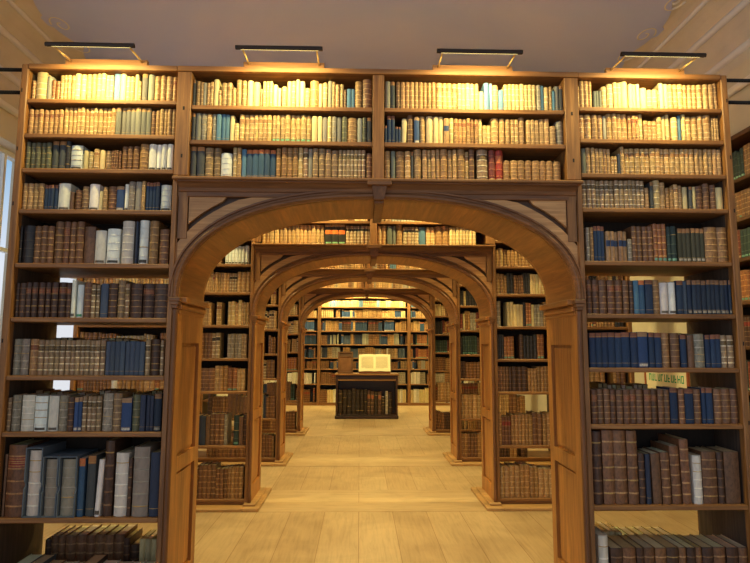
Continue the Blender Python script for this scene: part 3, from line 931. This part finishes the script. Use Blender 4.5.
def book_faces(b, fine):
    """(cover faces, page faces, title faces, foot faces) in the book's own frame: spine at y=0 facing -y"""
    cov, bands, bcol, lab, capc, foot, mi, words = S[b['st']]
    w, h, d = b['w'], b['h'], b['d']
    rnd = random.Random(int(b['X']*1e4)+int(b['Z']*1e3)*7+int(b['Y']*100))
    j = rnd.uniform(.78, 1.16)
    cov = [v*j*rnd.uniform(.96, 1.04) for v in lin(cov)]
    bcol = [v*j for v in lin(bcol)] if bcol else cov
    page = [v*rnd.uniform(.85, 1.05) for v in lin(rnd.choice(PAGE))]
    s = min(.28*w, .014) if bands or mi == 2 else min(.20*w, .008)
    s *= rnd.uniform(.8, 1.2)
    t = min(.0032, w*.16)
    nc = 7 if fine else 4
    xs = [-w/2+w*k/nc for k in range(nc+1)]
    yq = lambda x: s*(2*x/w)**2
    cover, pages, title, footf = [], [], [], []
    # levels up the spine: (z, bulge, colour of the strip above)
    lev = [(0, .0006, cov)]
    if bands:
        for q in range(bands):
            zc = h*(q+1-.15)/(bands+.75)
            hb = h*.011+.001
            g = GOLD if rnd.random() < .25 else [v*1.3 for v in bcol]
            if fine:
                lev += [(zc-hb*1.6, 0, cov), (zc-hb, 0, bcol), (zc-hb*.5, -.0022, g), (zc+hb*.5, -.0022, bcol), (zc+hb, 0, cov)]
            else:
                lev += [(zc-hb, 0, bcol), (zc+hb, 0, cov)]
    else:
        lev.append((h*.04, 0, cov))
        if fine:
            lev += [(h*.12, 0, GOLD if mi == 1 else [v*.85 for v in cov]), (h*.127, 0, cov)]
    if capc and not bands:
        lev.append((h*.865, 0, [v*j for v in lin(capc)]))
        if fine:
            lev += [(h*.885, 0, GOLD), (h*.893, 0, [v*j for v in lin(capc)])]
    lev.append((h*.985, 0, [v*.9 for v in cov] if not capc else [v*j for v in lin(capc)]))
    lev.append((h, .0012, None))
    for (za, oa, ca), (zb, ob, _c) in zip(lev, lev[1:]):
        for k in range(nc):
            cover.append(([(xs[k], yq(xs[k])+oa, za), (xs[k+1], yq(xs[k+1])+oa, za), (xs[k+1], yq(xs[k+1])+ob, zb), (xs[k], yq(xs[k])+ob, zb)], mi, ca))
    side = [v*.95 for v in cov]
    ib = s+.003
    for sg in (-1, 1):
        xo, xi = sg*w/2, sg*(w/2-t)
        cover.append(([(xo, s, 0), (xo, d, 0), (xo, d, h), (xo, s, h)], mi, side))
        if fine:
            cover.append(([(xi, ib, 0), (xi, d, 0), (xi, d, h), (xi, ib, h)], 3, page))
            cover.append(([(xo, d, 0), (xi, d, 0), (xi, d, h), (xo, d, h)], mi, side))
        cover.append(([(xo, s, h), (xo, d, h), (xi, d, h), (xi, ib, h)], mi, side))
        if fine:
            cover.append(([(xo, s, 0), (xo, d, 0), (xi, d, 0), (xi, ib, 0)], mi, side))
    arc = [(x, yq(x)+.0012, h) for x in xs]
    cover.append((arc+[(w/2-t, ib, h), (-w/2+t, ib, h)], mi, side))
    if fine:
        cover.append(([(x, yq(x)+.0006, 0) for x in xs]+[(w/2-t, ib, 0), (-w/2+t, ib, 0)], mi, side))
    xi = w/2-t-.0002
    z0, z1, y0, y1 = .002, h-max(.003, h*.018), ib+.0003, d-.003
    pages.append(([(-xi, y0, z1), (xi, y0, z1), (xi, y1, z1), (-xi, y1, z1)], 3, page))
    if fine:
        pages.append(([(-xi, y0, z0), (xi, y0, z0), (xi, y1, z0), (-xi, y1, z0)], 3, page))
        pages.append(([(-xi, y0, z0), (xi, y0, z0), (xi, y0, z1), (-xi, y0, z1)], 3, page))
        for sg in (-1, 1):
            pages.append(([(sg*xi, y0, z0), (sg*xi, y1, z0), (sg*xi, y1, z1), (sg*xi, y0, z1)], 3, page))
    pages.append(([(-xi, y1, z0), (xi, y1, z0), (xi, y1, z1), (-xi, y1, z1)], 3, page))

    def strip(za, zb, rows, out, inset=.06):
        xl = [x*(1-inset) for x in xs]
        for (ra, rb, col) in rows:
            z_a, z_b = za+(zb-za)*ra, za+(zb-za)*rb
            for k in range(nc):
                out.append(([(xl[k], yq(xl[k])-.0007, z_a), (xl[k+1], yq(xl[k+1])-.0007, z_a), (xl[k+1], yq(xl[k+1])-.0007, z_b), (xl[k], yq(xl[k])-.0007, z_b)], 0, col))
        if fine:   # edges, so that the label has a thickness
            for z in (za, zb):
                for k in range(nc):
                    out.append(([(xl[k], yq(xl[k])-.0007, z), (xl[k+1], yq(xl[k+1])-.0007, z), (xl[k+1], yq(xl[k+1])+.001, z), (xl[k], yq(xl[k])+.001, z)], 0, rows[0][2]))
    if lab:
        L = [v*j for v in lin(lab)]
        if bands:
            q = bands-1
            za, zb = h*(q-.15)/(bands+.75)+.014*h+.001, h*(q+1-.15)/(bands+.75)-.014*h-.001
        else:
            za, zb = h*.50, h*.70
        strip(za, zb, [(0, .12, L), (.12, .18, GOLD), (.18, .40, L), (.40, .46, GOLD), (.46, .58, L), (.58, .64, GOLD), (.64, .82, L), (.82, .88, GOLD), (.88, 1, L)] if fine and bands else [(0, 1, L)], title)
    if foot:
        Fc = lin(foot)
        strip(h*.035, h*.105, [(0, 1, Fc)], footf, .16)
    return cover, pages, title, footf


def put(mb, faces, b):
    ca, sa = math.cos(b['lean']*PI/180), math.sin(b['lean']*PI/180)
    cr, sr = math.cos(b['rot']), math.sin(b['rot'])
    w = b['w']
    px = (w/2 if b['lean'] > 0 else -w/2)
    for pts, mi, col in faces:
        o = []
        for x, y, z in pts:
            x -= px
            x, z = x*ca+z*sa, -x*sa+z*ca
            x += px
            x, y = x*cr-y*sr, x*sr+y*cr
            o.append((b['X']+x, b['Y']+y, b['Z']+z))
        mb.face(o, mi, col)


areas = sorted(((vis_area(b), k) for k, b in enumerate(POOL)), reverse=True)
single = {k for a, k in areas[:300] if a > 0}
# looks, sizes and neighbours for the labels
by_row = {}
for b in POOL:
    if b['row'][0] in 'AW':
        b['X'] += RDX[int(b['row'][1])]
for k, b in enumerate(POOL):
    by_row.setdefault(b['row'], []).append(b)
for r in by_row.values():
    r.sort(key=lambda b: b['X'])
    for n, b in enumerate(r):
        b['n'], b['tot'] = n, len(r)
GROUPS = {'L': 'books in the near left bookcase', 'R': 'books in the near right bookcase', 'P': 'books over the near arch', 'Q': 'books over the near arch',
          'W': 'books in the second bookcases', 'S': 'books over the second arch', 'T': 'books over the second arch', 'D': 'folios inside the reading desk'}
mass = MB()
for k, b in enumerate(POOL):
    near = b['row'][0] in 'LRPQD'
    fine = near or k in single
    cv, pg, ti, ft = book_faces(b, fine and k in single or (near and not b['row'].endswith('b')))
    if k not in single:
        for fs in (cv, pg, ti, ft):
            put(mass, fs, b)
        continue
    r = by_row[b['row']]
    hs = sorted(q['h'] for q in r)
    wsz = sorted(q['w'] for q in r)
    size = ''
    if b['h'] > hs[len(hs)//2]*1.12:
        size = 'tall '
    elif b['h'] < hs[len(hs)//2]*.82:
        size = 'short '
    elif b['w'] > wsz[len(wsz)//2]*1.45:
        size = 'thick '
    elif b['w'] < wsz[len(wsz)//2]*.68:
        size = 'thin '
    look = size+S[b['st']][7]
    left, right = b['n']+1, b['tot']-b['n']
    place = f"{ordinal(left)} from left" if left <= right else f"{ordinal(right)} from right"
    on = 'in' if b['row'] == 'D' else 'on'
    lab = f"{look} book, {place} on {SHELF[b['row']]}"
    g = thing('book', (b['X'], b['Y'], b['Z']), lab, 'book', GROUPS[b['row'][0]])
    for nm, fs in (('cover', cv), ('page_block', pg), ('title_label', ti), ('shelf_mark', ft)):
        if fs:
            mb = MB()
            put(mb, fs, b)
            mb.build(nm, BOOKM, g, fix=False)
o = mass.build('shelved_books', BOOKM, fix=False)
tag(o, 'rows of smaller and farther old books filling all the remaining shelves', 'books', kind='stuff')
print('books', len(POOL), 'single', len(single), 'smallest', min(a for a, k in areas[:300]))

# ------------------------------------------------------------------ slipcases on the ninth shelf at the left
SLIP = plain('blue_grey_slipcase_cloth', (92, 102, 112), .75, 0, .12)
SLIN = plain('slipcase_lining', (34, 44, 66), .9)
cases = [(97, 171, 300, 'J', 'tallest grey-blue slipcase, beside the thick brown red-labelled book', 'grey vellum book inside the tallest grey-blue slipcase'),
         (174, 241, 262, 'j', 'grey-blue slipcase standing between two others on the left ninth shelf', 'dusky vellum book inside the middle grey-blue slipcase'),
         (244, 322, 262, 'j', 'grey-blue slipcase beside the blue orange-topped book', 'dusky vellum book inside the slipcase beside the blue book')]
for a, b_, hc, st, l1, l2 in cases:
    x0 = at(a/4.3, 432+373/4.3, 3.53)[0]
    x1 = at(b_/4.3, 432+373/4.3, 3.53)[0]
    z0 = ZL[8]+.0012
    h = at(a/4.3, 432+(373-hc)/4.3, 3.53)[1]-at(a/4.3, 432+373/4.3, 3.53)[1]
    d, t, Y = .27, .006, 3.515
    g = thing('slipcase', ((x0+x1)/2, Y, z0), l1, 'slipcase', 'slipcases on the left ninth shelf')
    for xa, xb in ((x0, x0+t), (x1-t, x1)):
        # side wall with a thumb notch in its front edge
        zc = z0+h*.46
        prof = [(Y, z0), (Y, zc-.024), (Y+.014, zc-.008), (Y+.014, zc+.008), (Y, zc+.024), (Y, z0+h), (Y+d, z0+h), (Y+d, z0)]
        sw = MB()
        A = [(xa, y, z) for y, z in prof]
        B_ = [(xb, y, z) for y, z in prof]
        sw.face(A); sw.face(B_)
        for q in range(8):
            n = (q+1) % 8
            sw.face([A[q], A[n], B_[n], B_[q]])
        sw.build('side_wall', SLIP, g)
    part('top_wall', SLIP, g, (x0+t, x1-t, Y+.002, Y+d, z0+h-t, z0+h), bev=.001)
    part('bottom_wall', SLIP, g, (x0+t, x1-t, Y+.002, Y+d, z0, z0+t), bev=.001)
    part('back_wall', SLIN, g, (x0+t, x1-t, Y+d-t, Y+d, z0+t, z0+h-t), bev=0)
    bk = mk((x0+x1)/2+.002, Y+.012, z0+t+.001, (x1-x0)-2*t-.007, h-2*t-.012, .22, st, 'slip', 0)
    cv, pg, ti, ft = book_faces(bk, True)
    bg = thing('book', (bk['X'], bk['Y'], bk['Z']), l2, 'book', 'books in slipcases')
    for nm, fs in (('cover', cv), ('page_block', pg)):
        mb = MB()
        put(mb, fs, bk)
        mb.build(nm, BOOKM, bg, fix=False)

# ------------------------------------------------------------------ things on the desk
ob = thing('open_book', (.345, YD+.28, 1.0), 'large open book with cream pages propped up on the reading desk', 'book')
PAGEM = plain('open_page_paper', (240, 226, 186), .85, 0, .05)
INK = plain('printed_text_grey', (176, 156, 118), .9)
tilt = .42
def bp(u, v, out=0.):
    """page frame: u across, v up the leaning page, out towards the viewer"""
    return (.345+u, YD+.22+v*math.sin(tilt)-out*math.cos(tilt), 1.045+v*math.cos(tilt)+out*math.sin(tilt))
for sd_ in (-1, 1):
    leaf = MB()
    n = 12
    prof = lambda s_: .030*math.sin(PI*min(1, s_*1.15))**.8*(1-.45*s_)+.004
    rows = []
    for v in (0, .42):
        rows.append([bp(sd_*.365*q/n, v, prof(q/n)) for q in range(n+1)])
    bkr = [[bp(sd_*.365*q/n, v, -.012) for q in range(n+1)] for v in (.42, 0)]
    leaf.grid([rows[0], rows[1], bkr[0], bkr[1], rows[0]])
    for e in (0, n):
        leaf.face([rows[0][e], rows[1][e], bkr[0][e], bkr[1][e]])
    pgo = leaf.build('page_block', PAGEM, ob)
    # printed column: lines following the page's swell
    tx = MB()
    for ln in range(15):
        v0 = .07+ln*.0195
        wd = (.16, .84) if ln else (.16, .6)
        k0, k1 = int(wd[0]*n), int(wd[1]*n)
        tx.grid([[bp(sd_*.365*q/n, v, prof(q/n)+.0012) for q in range(k0, k1+1)] for v in (v0, v0+.009)])
    tx.build('printed_text', INK, pgo)
cvb = MB()
cvb.grid([[bp(u, v, o_) for u in (-.378, -.02, .02, .378)] for v, o_ in ((-.008, -.013), (.428, -.013), (.428, -.021), (-.008, -.021), (-.008, -.013))])
cvb.build('binding', plain('open_book_binding', (74, 44, 28), .6), ob)
cr_ = thing('book_cradle', (.345, YD+.3, 1.0), 'low brown wooden cradle holding up the open book', 'book stand')
part('base', WK, cr_, (.345-.36, .345+.36, YD+.13, YD+.50, 1.001, 1.018), bev=.004)
part('lip', plain('red_brown_cradle', (128, 62, 34), .5, 0, .1), cr_, (.345-.36, .345+.36, YD+.13, YD+.155, 1.018, 1.040), bev=.004)
for u in (-.22, .22):
    q = MB()
    pts = [(YD+.24, 1.019), (YD+.48, 1.019), (YD+.48, 1.36)]
    A = [(.345+u-.012, y, z) for y, z in pts]
    B_ = [(.345+u+.012, y, z) for y, z in pts]
    A = [(x, y+.02, z) for x, y, z in A]
    B_ = [(x, y+.02, z) for x, y, z in B_]
    q.face(A); q.face(B_)
    for e in range(3):
        n = (e+1) % 3
        q.face([A[e], A[n], B_[n], B_[e]])
    q.build('bracket', WK, cr_)

bd = thing('framed_board', (-.33, YD+.25, 1.0), 'upright brown framed board beside the open book on the desk', 'board')
FRW = plain('board_frame_brown', (104, 70, 44), .5, 0, .15)
bx0, bx1, bz0, bz1, by = -.505, -.155, 1.001, 1.495, YD+.22
part('frame', FRW, bd, (bx0, bx0+.035, by, by+.05, bz0, bz1), bev=.004)
part('frame', FRW, bd, (bx1-.035, bx1, by, by+.05, bz0, bz1), bev=.004)
part('frame', FRW, bd, (bx0+.0355, bx1-.0355, by, by+.05, bz1-.035, bz1), bev=.004)
part('frame', FRW, bd, (bx0+.0355, bx1-.0355, by, by+.05, bz0, bz0+.04), bev=.004)
part('cross_rail', FRW, bd, (bx0+.0355, bx1-.0355, by+.004, by+.046, 1.375, 1.395), bev=.003)
part('picture', plain('brown_picture', (120, 78, 46), .6, 0, .55), bd, (bx0+.0355, bx1-.0355, by+.02, by+.03, bz0+.0405, 1.374), bev=0)
part('heading_panel', plain('heading_brown', (92, 62, 42), .6, 0, .2), bd, (bx0+.0355, bx1-.0355, by+.02, by+.03, 1.3955, bz1-.0355), bev=0)

# notice on the right wall, glimpsed between two shelves: pale paper with green lettering in a rust-red frame
sg_ = thing('wall_sign', (3.349, 6.25, 1.2), 'cream wall notice with green lettering in a rust-red frame, seen through the right shelves', 'sign')
RUST = plain('rust_red_frame', (158, 84, 52), .6)
part('frame', RUST, sg_, (3.331, 3.3495, 5.80, 5.83, 1.02, 1.40), (3.331, 3.3495, 6.67, 6.70, 1.02, 1.40), (3.331, 3.3495, 5.831, 6.669, 1.37, 1.40), (3.331, 3.3495, 5.831, 6.669, 1.02, 1.05), bev=.002)
part('paper', plain('cream_notice_paper', (228, 216, 186), .9), sg_, (3.3405, 3.3495, 5.831, 6.669, 1.051, 1.369), bev=0)
gl = MB()
gr = random.Random(4)
y = 6.60
while y > 5.92:
    wl = gr.uniform(.030, .045)
    gl.box(3.3385, 3.3404, y-.012, y, 1.235, 1.315)
    for zz in gr.sample((1.235, 1.268, 1.302), gr.choice((1, 2))):
        gl.box(3.3385, 3.3404, y-wl, y-.012, zz, zz+.013)
    if gr.random() < .5:
        gl.box(3.3385, 3.3404, y-wl-.012, y-wl, 1.235, 1.315)
    y -= wl+.028
gl.build('lettering', plain('green_lettering', (24, 150, 104), .7), sg_)

# ------------------------------------------------------------------ picture lights
def lamp_light(name, loc, size, power, tiltx, parent):
    L = bpy.data.lights.new(name, 'AREA')
    L.shape = 'RECTANGLE'
    L.size, L.size_y = size, .035
    L.energy = power
    L.color = LAMPC
    o = bpy.data.objects.new(name, L)
    C.objects.link(o)
    o.parent = parent
    w = parent['_w']
    o.location = (loc[0]-w[0], loc[1]-w[1], loc[2]-w[2])
    o.rotation_euler = (tiltx, 0, 0)
    return o


LAMPC = (1.0, .82, .31)
P_FRONT, P_IN = 9.2, 19.5
lampx = [-1.63, -.50, .72, 1.855]


def picture_light(x, Y, sd_, z, label, power, group, tilt=None):
    """sd_ -1: on a face that looks towards the camera, 1: on a rear face"""
    g = thing('picture_light', (x, Y, z), label, 'lamp', group)
    yt, zt = Y+sd_*.235, z+.016
    part('base_board', WX, g, (x-.26, x+.26, Y-.015, Y+.015, z+.001, z+.046), bev=.003)
    for s_ in (-1, 1):
        part_ = MB()
        part_.tube([(x+s_*.225, Y+sd_*.012, z+.028), (x+s_*.225, Y+sd_*.05, z+.030), (x+s_*.225, yt, zt+.004)], .006)
        part_.build('arm', BRASS, g, smooth=True)
    tb = MB()
    n = 12
    prof = [(.016*math.cos(a), .016*math.sin(a)+.002) for a in [(PI*(-.10)+PI*1.45*q/n if sd_ < 0 else PI*1.10-PI*1.45*q/n) for q in range(n+1)]]
    prof += [(u*.86, (v-.002)*.86+.002) for u, v in reversed(prof)]
    tb.sweep([((xx, yt, zt), Vector((0, 1, 0)), Vector((0, 0, 1))) for xx in (x-.262, x+.262)], prof)
    t_ = tb.build('lamp_tube', BRONZE, g)
    em, nt, bs = (bpy.data.materials.get('lamp_glow'), None, None) if 'lamp_glow' in bpy.data.materials else new_mat('lamp_glow')
    if bs is not None:
        bs.inputs['Emission Color'].default_value = (*LAMPC, 1)
        bs.inputs['Emission Strength'].default_value = 2.5
    part('bulb_strip', em, t_, (x-.235, x+.235, yt-.008-sd_*.004, yt+.008-sd_*.004, zt-.003, zt+.004), bev=0)
    lamp_light('lamp_light', (x, yt-sd_*.012, zt-.019), .47, power, math.radians(24*(-sd_)) if tilt is None else tilt, g)
    return g


pos = ['above the near left bookcase', 'above the near arch, left half', 'above the near arch, right half', 'above the near right bookcase']
for i in range(4):
    for k, x in enumerate(lampx):
        if i == 0:
            lb_ = f"slim bronze picture light on brass arms {pos[k]}"
        else:
            lb_ = f"bronze picture light on the front of the {WHICH[i]} bookcase, {ORD[k]} of four from the left"
        picture_light(x+RDX[i], ROWS[i]+.03, -1, TOP*ZS[i], lb_, P_FRONT if i == 0 else P_IN, 'picture lights on the bookcases')
        picture_light(x+RDX[i], ROWS[i]+DEEP-.07, 1, TOP*ZS[i], f"added unseen bronze picture light behind the {WHICH[i]} bookcase, {ORD[k]} of four from the left", P_IN*(1.6 if i == 3 else 1), 'added unseen lights behind the bookcases', .75 if i == 3 else None)  # unseen lamps put in to light the bays; the farthest aim at the desk
for k, x in enumerate((-2.2, -.6, .85, 2.3)):
    picture_light(x, YW+.04, -1, 3.33, f"added bronze picture light on the end wall bookcase, {ORD[k]} of four from the left", P_IN*2.6, 'added lights on the end wall')  # lamps added to light the far bay and its shelves

# ------------------------------------------------------------------ steel tie rods
for nm, x0, x1, z, lab in (('tie_rod', -3.449, -2.151, 3.362, 'upper black steel rod from the near left bookcase to the side wall'),
                           ('tie_rod', -3.449, -2.151, 3.21, 'lower black steel rod from the near left bookcase to the side wall'),
                           ('tie_rod', 2.386, 3.349, 3.368, 'upper black steel rod from the near right bookcase to the side wall'),
                           ('tie_rod', 2.386, 3.349, 3.215, 'lower black steel rod from the near right bookcase to the side wall')):
    g = thing(nm, ((x0+x1)/2, 3.56, z), lab, 'steel rod', 'steel rods tying the bookcases to the walls')
    r = MB().tube([(x0, 3.56, z), (x1, 3.56, z)], .012, 10).build('rod', STEEL, g, smooth=True)
    xe = x1 if x0 < 0 else x0
    sg = -1 if x0 < 0 else 1
    part('end_plate', STEEL, g, (min(xe, xe+sg*.006), max(xe, xe+sg*.006), 3.53, 3.59, z-.035, z+.011), bev=.001)

# ------------------------------------------------------------------ the room
WLX, WRX, HC, ZCO = -3.45, 3.35, 4.70, 4.10
YB = 16.45
Y_OPEN = -1.5
o = MB().box(WLX, WRX, -3.0, YB, -.08, -.0005).build('floor', floor_mat('oak_floorboards'))
tag(o, 'pale oak floorboards running down the aisle', 'floor', kind='structure')
for n, Y in enumerate(ROWS):
    o = MB().box(CX+RDX[n]-1.119, CX+RDX[n]+1.119, Y-.13, Y+DEEP+.13, -.0004, .0025, bev=.001).build(f'trim_{n+1}', floor_mat(f'oak_crossboards_{n}', 'x', .41) if n == 0 else bpy.data.materials['oak_crossboards_0'])
    tag(o, f'oak boards laid crosswise in the floor under the {WHICH[n]} arch', 'floor trim', kind='structure')


def wall_with_windows(name, X0, X1, wins, zt):
    w = MB()
    ys = [Y_OPEN+3.0]
    for a, b, z0, z1 in wins:
        w.box(X0, X1, ys[-1], a, 0, zt)
        w.box(X0, X1, a, b, 0, z0)
        w.box(X0, X1, a, b, z1, zt)
        ys.append(b)
    w.box(X0, X1, ys[-1], YB, 0, zt)
    return w.build(name, LIMEW)


wins = [(4.75, 6.15, 1.0, 3.59), (6.55, 8.15, .9, 3.59), (8.9, 10.4, .9, 3.59), (11.6, 13.1, .9, 3.59)]
o = wall_with_windows('wall_left', WLX-.35, WLX, wins, ZCO)
tag(o, 'limewashed side wall with tall windows, left of the bookcases', 'wall', kind='structure')
o = MB().box(WRX, WRX+.3, Y_OPEN+3, YB, 0, ZCO).build('wall_right', LIMEW)
tag(o, 'limewashed side wall beyond the right bookcases', 'wall', kind='structure')
o = MB().box(WLX-.35, WRX+.3, YB, YB+.3, 0, HC+.1).build('wall_back', LIMEW)
tag(o, 'end wall behind the far bookcase', 'wall', kind='structure')
GLASS, nt, bs = new_mat('window_glass')
bs.inputs['Transmission Weight'].default_value = 1
bs.inputs['Roughness'].default_value = 0
bs.inputs['IOR'].default_value = 1.01
WHITE = plain('white_window_paint', (228, 228, 224), .5)
for n, (a, b, z0, z1) in enumerate(wins):
    g = thing(f'window_{n+1}', (WLX-.2, (a+b)/2, z0), f"tall white-framed window in the left wall, {ORD[n]} of four counting away from the near bookcase", 'window')
    g['kind'] = 'structure'
    f = MB()
    xo, xi = WLX-.22, WLX-.17
    for q in ((a, a+.05, z0, z1), (b-.05, b, z0, z1), (a+.05, b-.05, z0, z0+.05), (a+.05, b-.05, z1-.05, z1), ((a+b)/2+.28, (a+b)/2+.32, z0+.05, z1-.05), (a+.05, b-.05, z0+1.55, z0+1.59)):
        f.box(xo, xi, *q)
    f.build('window_frame', WHITE, g)
    part('pane', GLASS, g, (WLX-.199, WLX-.194, a+.05, b-.05, z0+.05, z1-.05), bev=0)
# coves at both sides and the flat ceiling with a scalloped painted field
cv = MB()
for X, sg in ((WLX, 1), (WRX, -1)):
    pts = []
    for q in range(13):
        a = PI/2*q/12
        pts.append((X+sg*.5*(1-math.cos(a)), ZCO+(HC-ZCO)*math.sin(a)))
    cv.grid([[(x, y, z) for x, z in pts] for y in (Y_OPEN+2.0, YB)])
    cv.box(min(X, X-sg*.3), max(X, X-sg*.3), Y_OPEN+2.0, YB, ZCO, HC+.1)
cv.box(WLX, WRX, Y_OPEN+2.0, YB, HC+.001, HC+.1)
o = cv.build('ceiling', COVE)
tag(o, 'plaster ceiling with curved coves along both side walls', 'ceiling', kind='structure')
fl = MB()
edge = []
yy = Y_OPEN+2.05
ee = []
while yy < YB-.1:
    ph = (yy*1.05) % 1.0
    dx = .16*abs(math.sin(PI*ph))**.5 + (.05 if .42 < ph < .58 else 0)
    ee.append((yy, dx))
    yy += .05
L_ = [(-2.98+.0+dx*-1+.13, y) for y, dx in ee]
R_ = [(2.88+dx-.13, y) for y, dx in ee]
fl.grid([[(x, y, HC-.012) for x, y in L_], [(x, y, HC-.012) for x, y in R_]])
fl.grid([[(x, y, HC-.012) for x, y in L_], [(x, y, HC+.002) for x, y in L_]])
fl.grid([[(x, y, HC-.012) for x, y in R_], [(x, y, HC+.002) for x, y in R_]])
o = fl.build('trim_5', ceiling_mat())
tag(o, 'lavender-grey painted ceiling field with a scalloped edge', 'ceiling field', kind='structure')
n = 6
for X, sg in ((WLX, 1), (WRX, -1)):
    for q, rr in ((1.5, .035), (5.5, .03), (9., .022)):
        a = PI/2*q/12
        x, z = X+sg*.5*(1-math.cos(a)), ZCO+(HC-ZCO)*math.sin(a)
        mb = MB()
        mb.tube([(x, Y_OPEN+2.0, z), (x, YB, z)], rr, 8)
        o = mb.build(f'trim_{n}', STUCCO, smooth=True)
        tag(o, f"white stucco rib running along the {'left' if sg > 0 else 'right'} ceiling cove, {('lowest', 'middle', 'upper')[[1.5, 5.5, 9.].index(q)]} of three", 'stucco rib', kind='structure')
        n += 1
    o = MB().box(min(X, X+sg*.05), max(X, X+sg*.05), Y_OPEN+3.0, YB, 3.86, 3.93, bev=.015).build(f'trim_{n}', STUCCO)
    tag(o, f"stucco cornice along the top of the {'left' if sg > 0 else 'right'} wall", 'cornice', kind='structure')
    n += 1
    # scrolls of stucco between the painted field and the cove
    yy = 3.6
    sc = MB()
    while yy < 9:
        for dr in (-1, 1):
            pts = []
            for e in range(22):
                a = e/21*2.6*PI
                r = .15*(1-e/21*.82)
                pts.append((X+sg*(.50+.02)-sg*r*math.cos(a)*.62+sg*.02, yy+dr*(.20+r*math.sin(a)), HC-.004))
            sc.tube(pts, .012, 6)
        yy += .95
    o = sc.build(f'trim_{n}', STUCCO, smooth=True)
    tag(o, f"scrolled stucco relief beside the painted field on the {'left' if sg > 0 else 'right'}", 'stucco relief', kind='structure')
    n += 1

# ------------------------------------------------------------------ daylight
w = bpy.data.worlds.new('daylight')
bpy.context.scene.world = w
w.use_nodes = True
nt = w.node_tree
bg = nt.nodes['Background']
tc = nt.nodes.new('ShaderNodeTexCoord')
sp = nt.nodes.new('ShaderNodeSeparateXYZ')
nt.links.new(tc.outputs['Generated'], sp.inputs[0])
col = ramp(nt, sp.outputs['Z'], [(0., (.90, .92, .96, 1)), (.12, (.86, .92, 1., 1)), (.28, (.30, .56, .84, 1)), (.38, (.30, .56, .84, 1)), (.55, (.84, .88, .95, 1)), (1., (.9, .92, .96, 1))])
side = ramp(nt, sp.outputs['X'], [(0., (1.2, 1.22, 1.28, 1)), (.5, (.72, .70, .67, 1)), (1., (.33, .29, .25, 1))])
mapx = nt.nodes.new('ShaderNodeMapRange')
mapx.inputs['From Min'].default_value = -1
nt.links.new(sp.outputs['X'], mapx.inputs['Value'])
nt.links.new(mapx.outputs['Result'], side.node.inputs['Fac'])
nt.links.new(mixc(nt, col, side, 1.0, 'MULTIPLY'), bg.inputs['Color'])
bg.inputs['Strength'].default_value = .92

vs = bpy.context.scene.view_settings
vs.view_transform = 'Standard'
vs.look = 'None'
vs.exposure = .3
vs.gamma = 1
vs.use_curve_mapping = False
bpy.context.scene.display_settings.display_device = 'sRGB'
